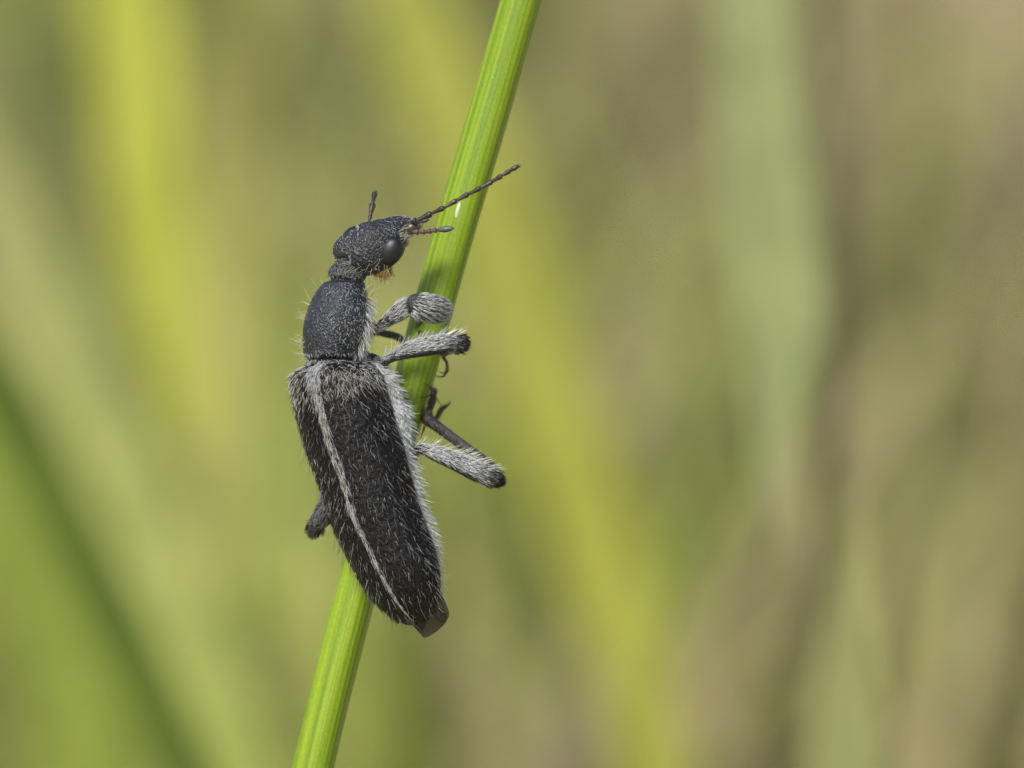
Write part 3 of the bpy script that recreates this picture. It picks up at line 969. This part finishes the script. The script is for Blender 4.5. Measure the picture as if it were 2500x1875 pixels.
def elytron(sign):
    """half shell from the seam down to the flank, with a rolled edge"""
    n, m = ELY.n, 34
    lim = math.radians(-14) if sign > 0 else math.radians(204)
    V, F = [], []
    for i in range(n):
        t = i / (n - 1)
        gap = 0.010 + 0.30 * max(0, (t - 0.86) / 0.14) ** 2
        a0 = math.pi / 2 - sign * gap
        ph = np.linspace(a0, lim, m)
        seam = np.exp(-((ph - math.pi / 2) / 0.10) ** 2) * 0.035
        rim = np.exp(-((ph - lim) / 0.12) ** 2) * 0.03
        k = 1 + seam + rim
        p = ELY.C[i] + np.outer(np.cos(ph) * ELY.a[i] * k, ELY.X[i]) + np.outer(np.sin(ph) * ELY.b[i] * k, ELY.Y[i])
        inner = ELY.C[i] + (p - ELY.C[i]) * 0.93
        V.append(np.concatenate([p, inner[::-1]]))
    V = np.concatenate(V)
    w = 2 * m
    for i in range(n - 1):
        for j in range(w):
            j2 = (j + 1) % w
            q = (i * w + j, i * w + j2, (i + 1) * w + j2, (i + 1) * w + j)
            F.append(q if sign < 0 else q[::-1])
    F.append(tuple(range(w)))
    F.append(tuple(range((n - 1) * w, n * w)))
    o = make_obj('elytron', V, F, M_ELY, beetle)
    # scattered bristles, rows thicker along the seam
    lo, hi = (lim, math.pi / 2 - 0.06) if sign > 0 else (math.pi / 2 + 0.06, lim)
    ss, pp, P, N, T = scatter(ELY, 980, s=(0.012, 0.985), phi=(lo, hi))
    tone = np.where(rng.uniform(0, 1, (len(P), 1)) < 0.65, GREY * 0.55, SILVER * 0.9)
    b1 = (P, N, jit(T - side(N, T) * 0.10, 0.17), rng.uniform(0.015, 0.029, len(P)), rng.uniform(0.08, 0.26, len(P)), 0.3, HR * 0.38, tone)
    ss, pp, P, N, T = scatter(ELY, 1500, s=(0.03, 0.985), phi=(lo, hi))
    b1b = (P, N, jit(T, 0.3), rng.uniform(0.012, 0.026, len(P)), rng.uniform(0.2, 0.6, len(P)), 0.35, HR * 0.75, DARKH)
    w0 = 0.13
    lo2, hi2 = (math.pi / 2 - w0, math.pi / 2 - 0.0) if sign > 0 else (math.pi / 2, math.pi / 2 + w0)
    ss, pp, P, N, T = scatter(ELY, 800, lambda s, p: np.clip(1.1 - 0.85 * s, 0, 1) * np.exp(-((p - math.pi / 2) / (0.06 - 0.03 * s)) ** 2), s=(0.04, 0.97), phi=(lo2, hi2))
    P = P + N * 0.003
    b2 = (P, N, jit(T, 0.06), rng.uniform(0.03, 0.05, len(P)), rng.uniform(0.03, 0.14, len(P)), 0.1, HR * 0.38, SILVER * np.array((0.8, 0.8, 0.76)))
    # denser grey shoulder
    ss, pp, P, N, T = scatter(ELY, 420, lambda s, p: np.exp(-((s - 0.03) / 0.06) ** 2) * 4, s=(0.004, 0.2), phi=(lo, hi))
    b3 = (P, N, jit(T, 0.4), rng.uniform(0.018, 0.034, len(P)), rng.uniform(0.2, 0.6, len(P)), 0.4, HR * 0.45, SILVER * np.array((0.7, 0.69, 0.62)))
    # fringe that stands off the outline
    ss, pp, P, N, T = scatter(ELY, 220, s=(0.03, 0.99), phi=(lo, hi))
    b4 = (P, N, jit(T, 0.25), rng.uniform(0.03, 0.05, len(P)), rng.uniform(0.5, 0.9, len(P)), 0.15, HR * 0.5, GREY * 0.5)
    # soft dark fringe over the outer edge
    e0, e1_ = (lim, lim + 0.22) if sign > 0 else (lim - 0.22, lim)
    ss, pp, P, N, T = scatter(ELY, 620, s=(0.05, 0.97), phi=(e0, e1_))
    out = unit(-sign * np.cross(T, N))
    tone5 = np.where(rng.uniform(0, 1, (len(P), 1)) < 0.6, DARKH, GREY * 0.8)
    b5 = (P, N, jit(T + out * 0.7, 0.3), rng.uniform(0.016, 0.032, len(P)), rng.uniform(0.1, 0.5, len(P)), 0.2, HR * 0.55, tone5)
    hair_mesh('bristles', o, [b1, b1b, b2, b3, b4, b5])
    return o


e1 = elytron(1)
e1['label'] = 'wide black wing case on the side of the visible legs'
e2 = elytron(-1)
e2['label'] = 'narrow foreshortened black wing case left of the pale seam'

# scutellum: small dull wedge between the wing-case shoulders, lying on the back
sc_v, sc_f = [], []
for i in range(7):
    t = i / 6
    hw = 0.20 * (1 - t) ** 0.8 + 0.012
    sp, _, _ = ELY.at(np.full(9, 0.012 + 0.062 * t), math.pi / 2 + np.linspace(hw, -hw, 9))
    lift = 0.004 * (1 - np.linspace(-1, 1, 9) ** 2)
    sc_v += list(sp + ELY.Y[2] * (0.002 + lift[:, None]))
for i in range(6):
    for j in range(8):
        a = i * 9 + j
        sc_f.append((a, a + 9, a + 10, a + 1))
scut = make_obj('scutellum', sc_v, sc_f, mat_plain('scutellum_grey', (0.05, 0.055, 0.065), 0.5, 0.5, bump=0.6), beetle)
sol = scut.modifiers.new('thick', 'SOLIDIFY')
sol.thickness = 0.012
sol.offset = -1
n = 220
P, N, T = ELY.at(rng.uniform(0.01, 0.075, n), math.pi / 2 + rng.uniform(-0.15, 0.15, n))
hair_mesh('scutellum_hair', scut, [(P + N * 0.006, N, jit(T, 0.25), rng.uniform(0.018, 0.032, n), rng.uniform(0.1, 0.35, n), 0.3, HR * 0.65, GREY * 1.2)])


# ---- eyes
def ellipsoid(name, c, axes, radii, mat, parent, nu=32, nv=18, bumpf=None):
    V, F = [], []
    for i in range(nv + 1):
        th = math.pi * i / nv
        for j in range(nu):
            p = 2 * math.pi * j / nu
            d = np.array([math.sin(th) * math.cos(p), math.sin(th) * math.sin(p), math.cos(th)])
            V.append(c + sum(axes[k] * d[k] * radii[k] for k in range(3)))
    for i in range(nv):
        for j in range(nu):
            j2 = (j + 1) % nu
            F.append((i * nu + j, i * nu + j2, (i + 1) * nu + j2, (i + 1) * nu + j))
    return make_obj(name, V, F, mat, parent)


ax = [unit(np.array([0.45, 0.89, 0.1])), unit(np.array([0.89, -0.45, 0.0])), np.array([0, 0, 1.0])]
ellipsoid('eye', uvw(954, 614, 0.036) - BASE, ax, (37 * S, 28 * S, 0.022), M_EYE, beetle)
ellipsoid('eye', uvw(857, 570, -0.02) - BASE, [unit(np.array([0.8, 0.6, 0])), unit(np.array([-0.6, 0.8, 0])), np.array([0, 0, 1.0])], (25 * S, 14 * S, 0.024), M_EYE, beetle)


# ---- jointed appendages: antennae, palps
def jointed(first, other, joints, radii, mats, parent, pts_per=10):
    """each joint to the next is one obconical segment; the first carries the others"""
    head = None
    for i in range(len(joints) - 1):
        a, b = np.array(joints[i]), np.array(joints[i + 1])
        r = radii[i] if hasattr(radii, '__len__') else radii
        secs = []
        last = i == len(joints) - 2
        prof = ((0, 0.46), (0.1, 0.55), (0.4, 0.72), (0.8, 1.0), (0.94, 0.98), (1.0, 0.5)) if not last else ((0, 0.4), (0.2, 0.75), (0.5, 1.0), (0.75, 0.8), (0.92, 0.45), (1.0, 0.1))
        for t, k in prof:
            q = a * (1 - t) + b * t
            secs.append((q[0], q[1], q[2], r * k, 1.0))
        v, f = Loft(secs, 14).mesh(14)
        o = make_obj(first if head is None else other, v, f, mats[min(i, len(mats) - 1)], parent if head is None else head)
        if head is None: head = o
    return head


aw = 0.02
ant = [(1003, 545, 0.0), (1017, 539, 0.01), (1054, 521, 0.02), (1084, 507, 0.03), (1115, 489, 0.03), (1144, 474, 0.035), (1173, 459, 0.04), (1202, 443, 0.04), (1225, 429, 0.045), (1245, 417, 0.045), (1268, 404, 0.045)]
A1 = jointed('antenna', 'segment', ant, [9, 8, 6.8, 6.4, 6.4, 6.4, 6.4, 6.4, 6.2, 6, 5.4], [M_ANT], beetle)
A1['label'] = 'long dark antenna reaching across the stem'
A2 = jointed('antenna', 'segment', [(901, 540, -0.03), (904, 528, -0.035), (910, 497, -0.06), (915, 471, -0.09), (916, 470, -0.17), (917, 472, -0.25)], [5, 8, 7, 6, 5], [M_ANT], beetle)
A2['label'] = 'foreshortened brown antenna behind the head'
b_ = []
for o_, lf_pts, rr_ in ((A1, ant, 5.5),):
    arr = np.array([uvw(*q) - BASE for q in lf_pts])
    n = 700
    t = rng.uniform(0, len(arr) - 1.001, n)
    i = t.astype(int)
    x = (t - i)[:, None]
    C = arr[i] * (1 - x) + arr[i + 1] * x
    D = unit(arr[i + 1] - arr[i])
    N = unit(np.cross(D, rng.normal(0, 1, (n, 3))))
    b_.append((C + N * rr_ * 0.7 * S, N, D, rng.uniform(0.006, 0.012, n), rng.uniform(0.2, 0.6, n), 0.2, HR * 0.5, GREY * 0.35))
hair_mesh('antenna_hair', A1, b_)

PL = jointed('palp', 'segment', [(1004, 565, 0.0), (1022, 567, 0.01), (1037, 566, 0.02), (1052, 564, 0.03), (1066, 562, 0.035), (1109, 557, 0.05)], [7, 6.5, 6.5, 6.5, 8], [M_PALP, M_PALP, M_PALP, M_PALP, M_PALPG], beetle)
PL['label'] = 'jointed feeler under the antenna with a grey tip'
jointed('palp', 'segment', [(1012, 545, -0.02), (1025, 541, -0.015), (1048, 536, -0.01)], [4.5, 5.5], [M_PALP, M_PALPG], beetle)
ellipsoid('mandible', uvw(1004, 556, -0.008) - BASE, [unit(np.array([0.9, 0.3, 0])), unit(np.array([-0.3, 0.9, 0])), np.array([0, 0, 1.0])], (18 * S, 15 * S, 0.018), mat_plain('mouth_brown', (0.055, 0.036, 0.03), 0.4, 0.5, bump=0.7), beetle, 20, 12)
am = ellipsoid('amber_mouthpart', uvw(936, 661, 0.0) - BASE, [unit(np.array([0.86, 0.5, 0])), unit(np.array([-0.5, 0.86, 0])), np.array([0, 0, 1.0])], (23 * S, 14 * S, 0.02), M_AMBER, beetle, 20, 12)
n = 160
d = unit(rng.normal(0, 1, (n, 3)))
cN = d
cP = (uvw(936, 661, 0.0) - BASE) + d * np.array((20 * S, 14 * S, 0.016))
hair_mesh('mouth_hair', am, [(cP, cN, jit(np.tile(np.array([0.5, -0.8, 0.1]), (n, 1)), 0.4), rng.uniform(0.01, 0.028, n), rng.uniform(0.2, 0.7, n), 0.2, HR * 0.6, np.array((0.6, 0.42, 0.14)))])


# ---- claws and spurs
def claw(pts, r):
    secs = [(p[0], p[1], p[2], r * (1 - 0.85 * i / (len(pts) - 1)), 1.0) for i, p in enumerate(pts)]
    v, f = Loft(secs, 20).mesh(10)
    return make_obj('claw', v, f, M_CLAW, beetle)


claw([(1088, 909, -0.22), (1082, 911, -0.215), (1075, 908, -0.21), (1067, 904, -0.20)], 2.6)
claw([(1088, 910, -0.22), (1085, 917, -0.215), (1077, 920, -0.21), (1066, 918, -0.20), (1063, 916, -0.2)], 3.4)
claw([(1054, 952, -0.15), (1049, 946, -0.145), (1043, 939, -0.14), (1034, 936, -0.135)], 3.2)
claw([(1054, 962, -0.15), (1047, 967, -0.14), (1037, 970, -0.135), (1025, 971, -0.13)], 2.6)
claw([(1062, 966, -0.16), (1070, 979, -0.2), (1078, 990, -0.26), (1083, 997, -0.3)], 2.6)
claw([(1083, 998, -0.3), (1092, 991, -0.3), (1098, 984, -0.3), (1096, 976, -0.3)], 3.6)
claw([(1036, 1040, -0.18), (1034, 1050, -0.18), (1029, 1061, -0.18), (1026, 1073, -0.18)], 3.4)
claw([(985, 833, -0.19), (988, 840, -0.19), (990, 850, -0.185), (988, 858, -0.18)], 2.6)


# ---- folded hind wings showing past the tail
def membrane(poly, w0, bulge, name='wing_tip'):
    pts = np.array([uvw(x, y, w0 + dw) - BASE for x, y, dw in poly])
    pts = catmull(np.vstack([pts, pts[:1]]), 41)[:-1]
    c = pts.mean(axis=0) + np.array([0, 0, bulge])
    V, F = [c], []
    n = len(pts)
    K = 5
    for k in range(1, K + 1):
        t = k / K
        for p in pts:
            q = c * (1 - t) + p * t
            q = q + np.array([0, 0, bulge * 0.3 * math.sin(t * 5 + p[0] * 60)])
            V.append(q)
    for j in range(n):
        F.append((0, 1 + j, 1 + (j + 1) % n))
    for k in range(K - 1):
        for j in range(n):
            j2 = (j + 1) % n
            F.append((1 + k * n + j, 1 + (k + 1) * n + j, 1 + (k + 1) * n + j2, 1 + k * n + j2))
    o = make_obj(name, V, F, M_WING, beetle)
    so = o.modifiers.new('thick', 'SOLIDIFY')
    so.thickness = 0.0015
    return o


membrane([(1072, 1440, 0.01), (1084, 1465, 0.0), (1095, 1495, -0.01), (1094, 1508, -0.01), (1080, 1518, 0.0), (1055, 1500, 0.02), (1040, 1480, 0.03), (1055, 1460, 0.03)], 0.004, 0.006)
membrane([(1004, 1515, 0.0), (1012, 1532, 0.0), (1027, 1548, 0.0), (1035, 1557, 0.0), (1052, 1551, 0.0), (1075, 1534, 0.0), (1092, 1512, 0.0), (1082, 1490, 0.01), (1040, 1490, 0.02)], -0.012, 0.008)
membrane([(1000, 1500, 0.0), (1006, 1526, 0.0), (1018, 1536, 0.0), (1030, 1540, 0.0), (1044, 1512, 0.0), (1030, 1490, 0.01)], -0.002, 0.006)
membrane([(958, 1488, 0.0), (964, 1512, 0.0), (972, 1524, 0.0), (978, 1516, 0.0), (990, 1524, 0.0), (1006, 1522, 0.0), (1004, 1500, 0.02), (980, 1480, 0.02)], 0.0, 0.004)
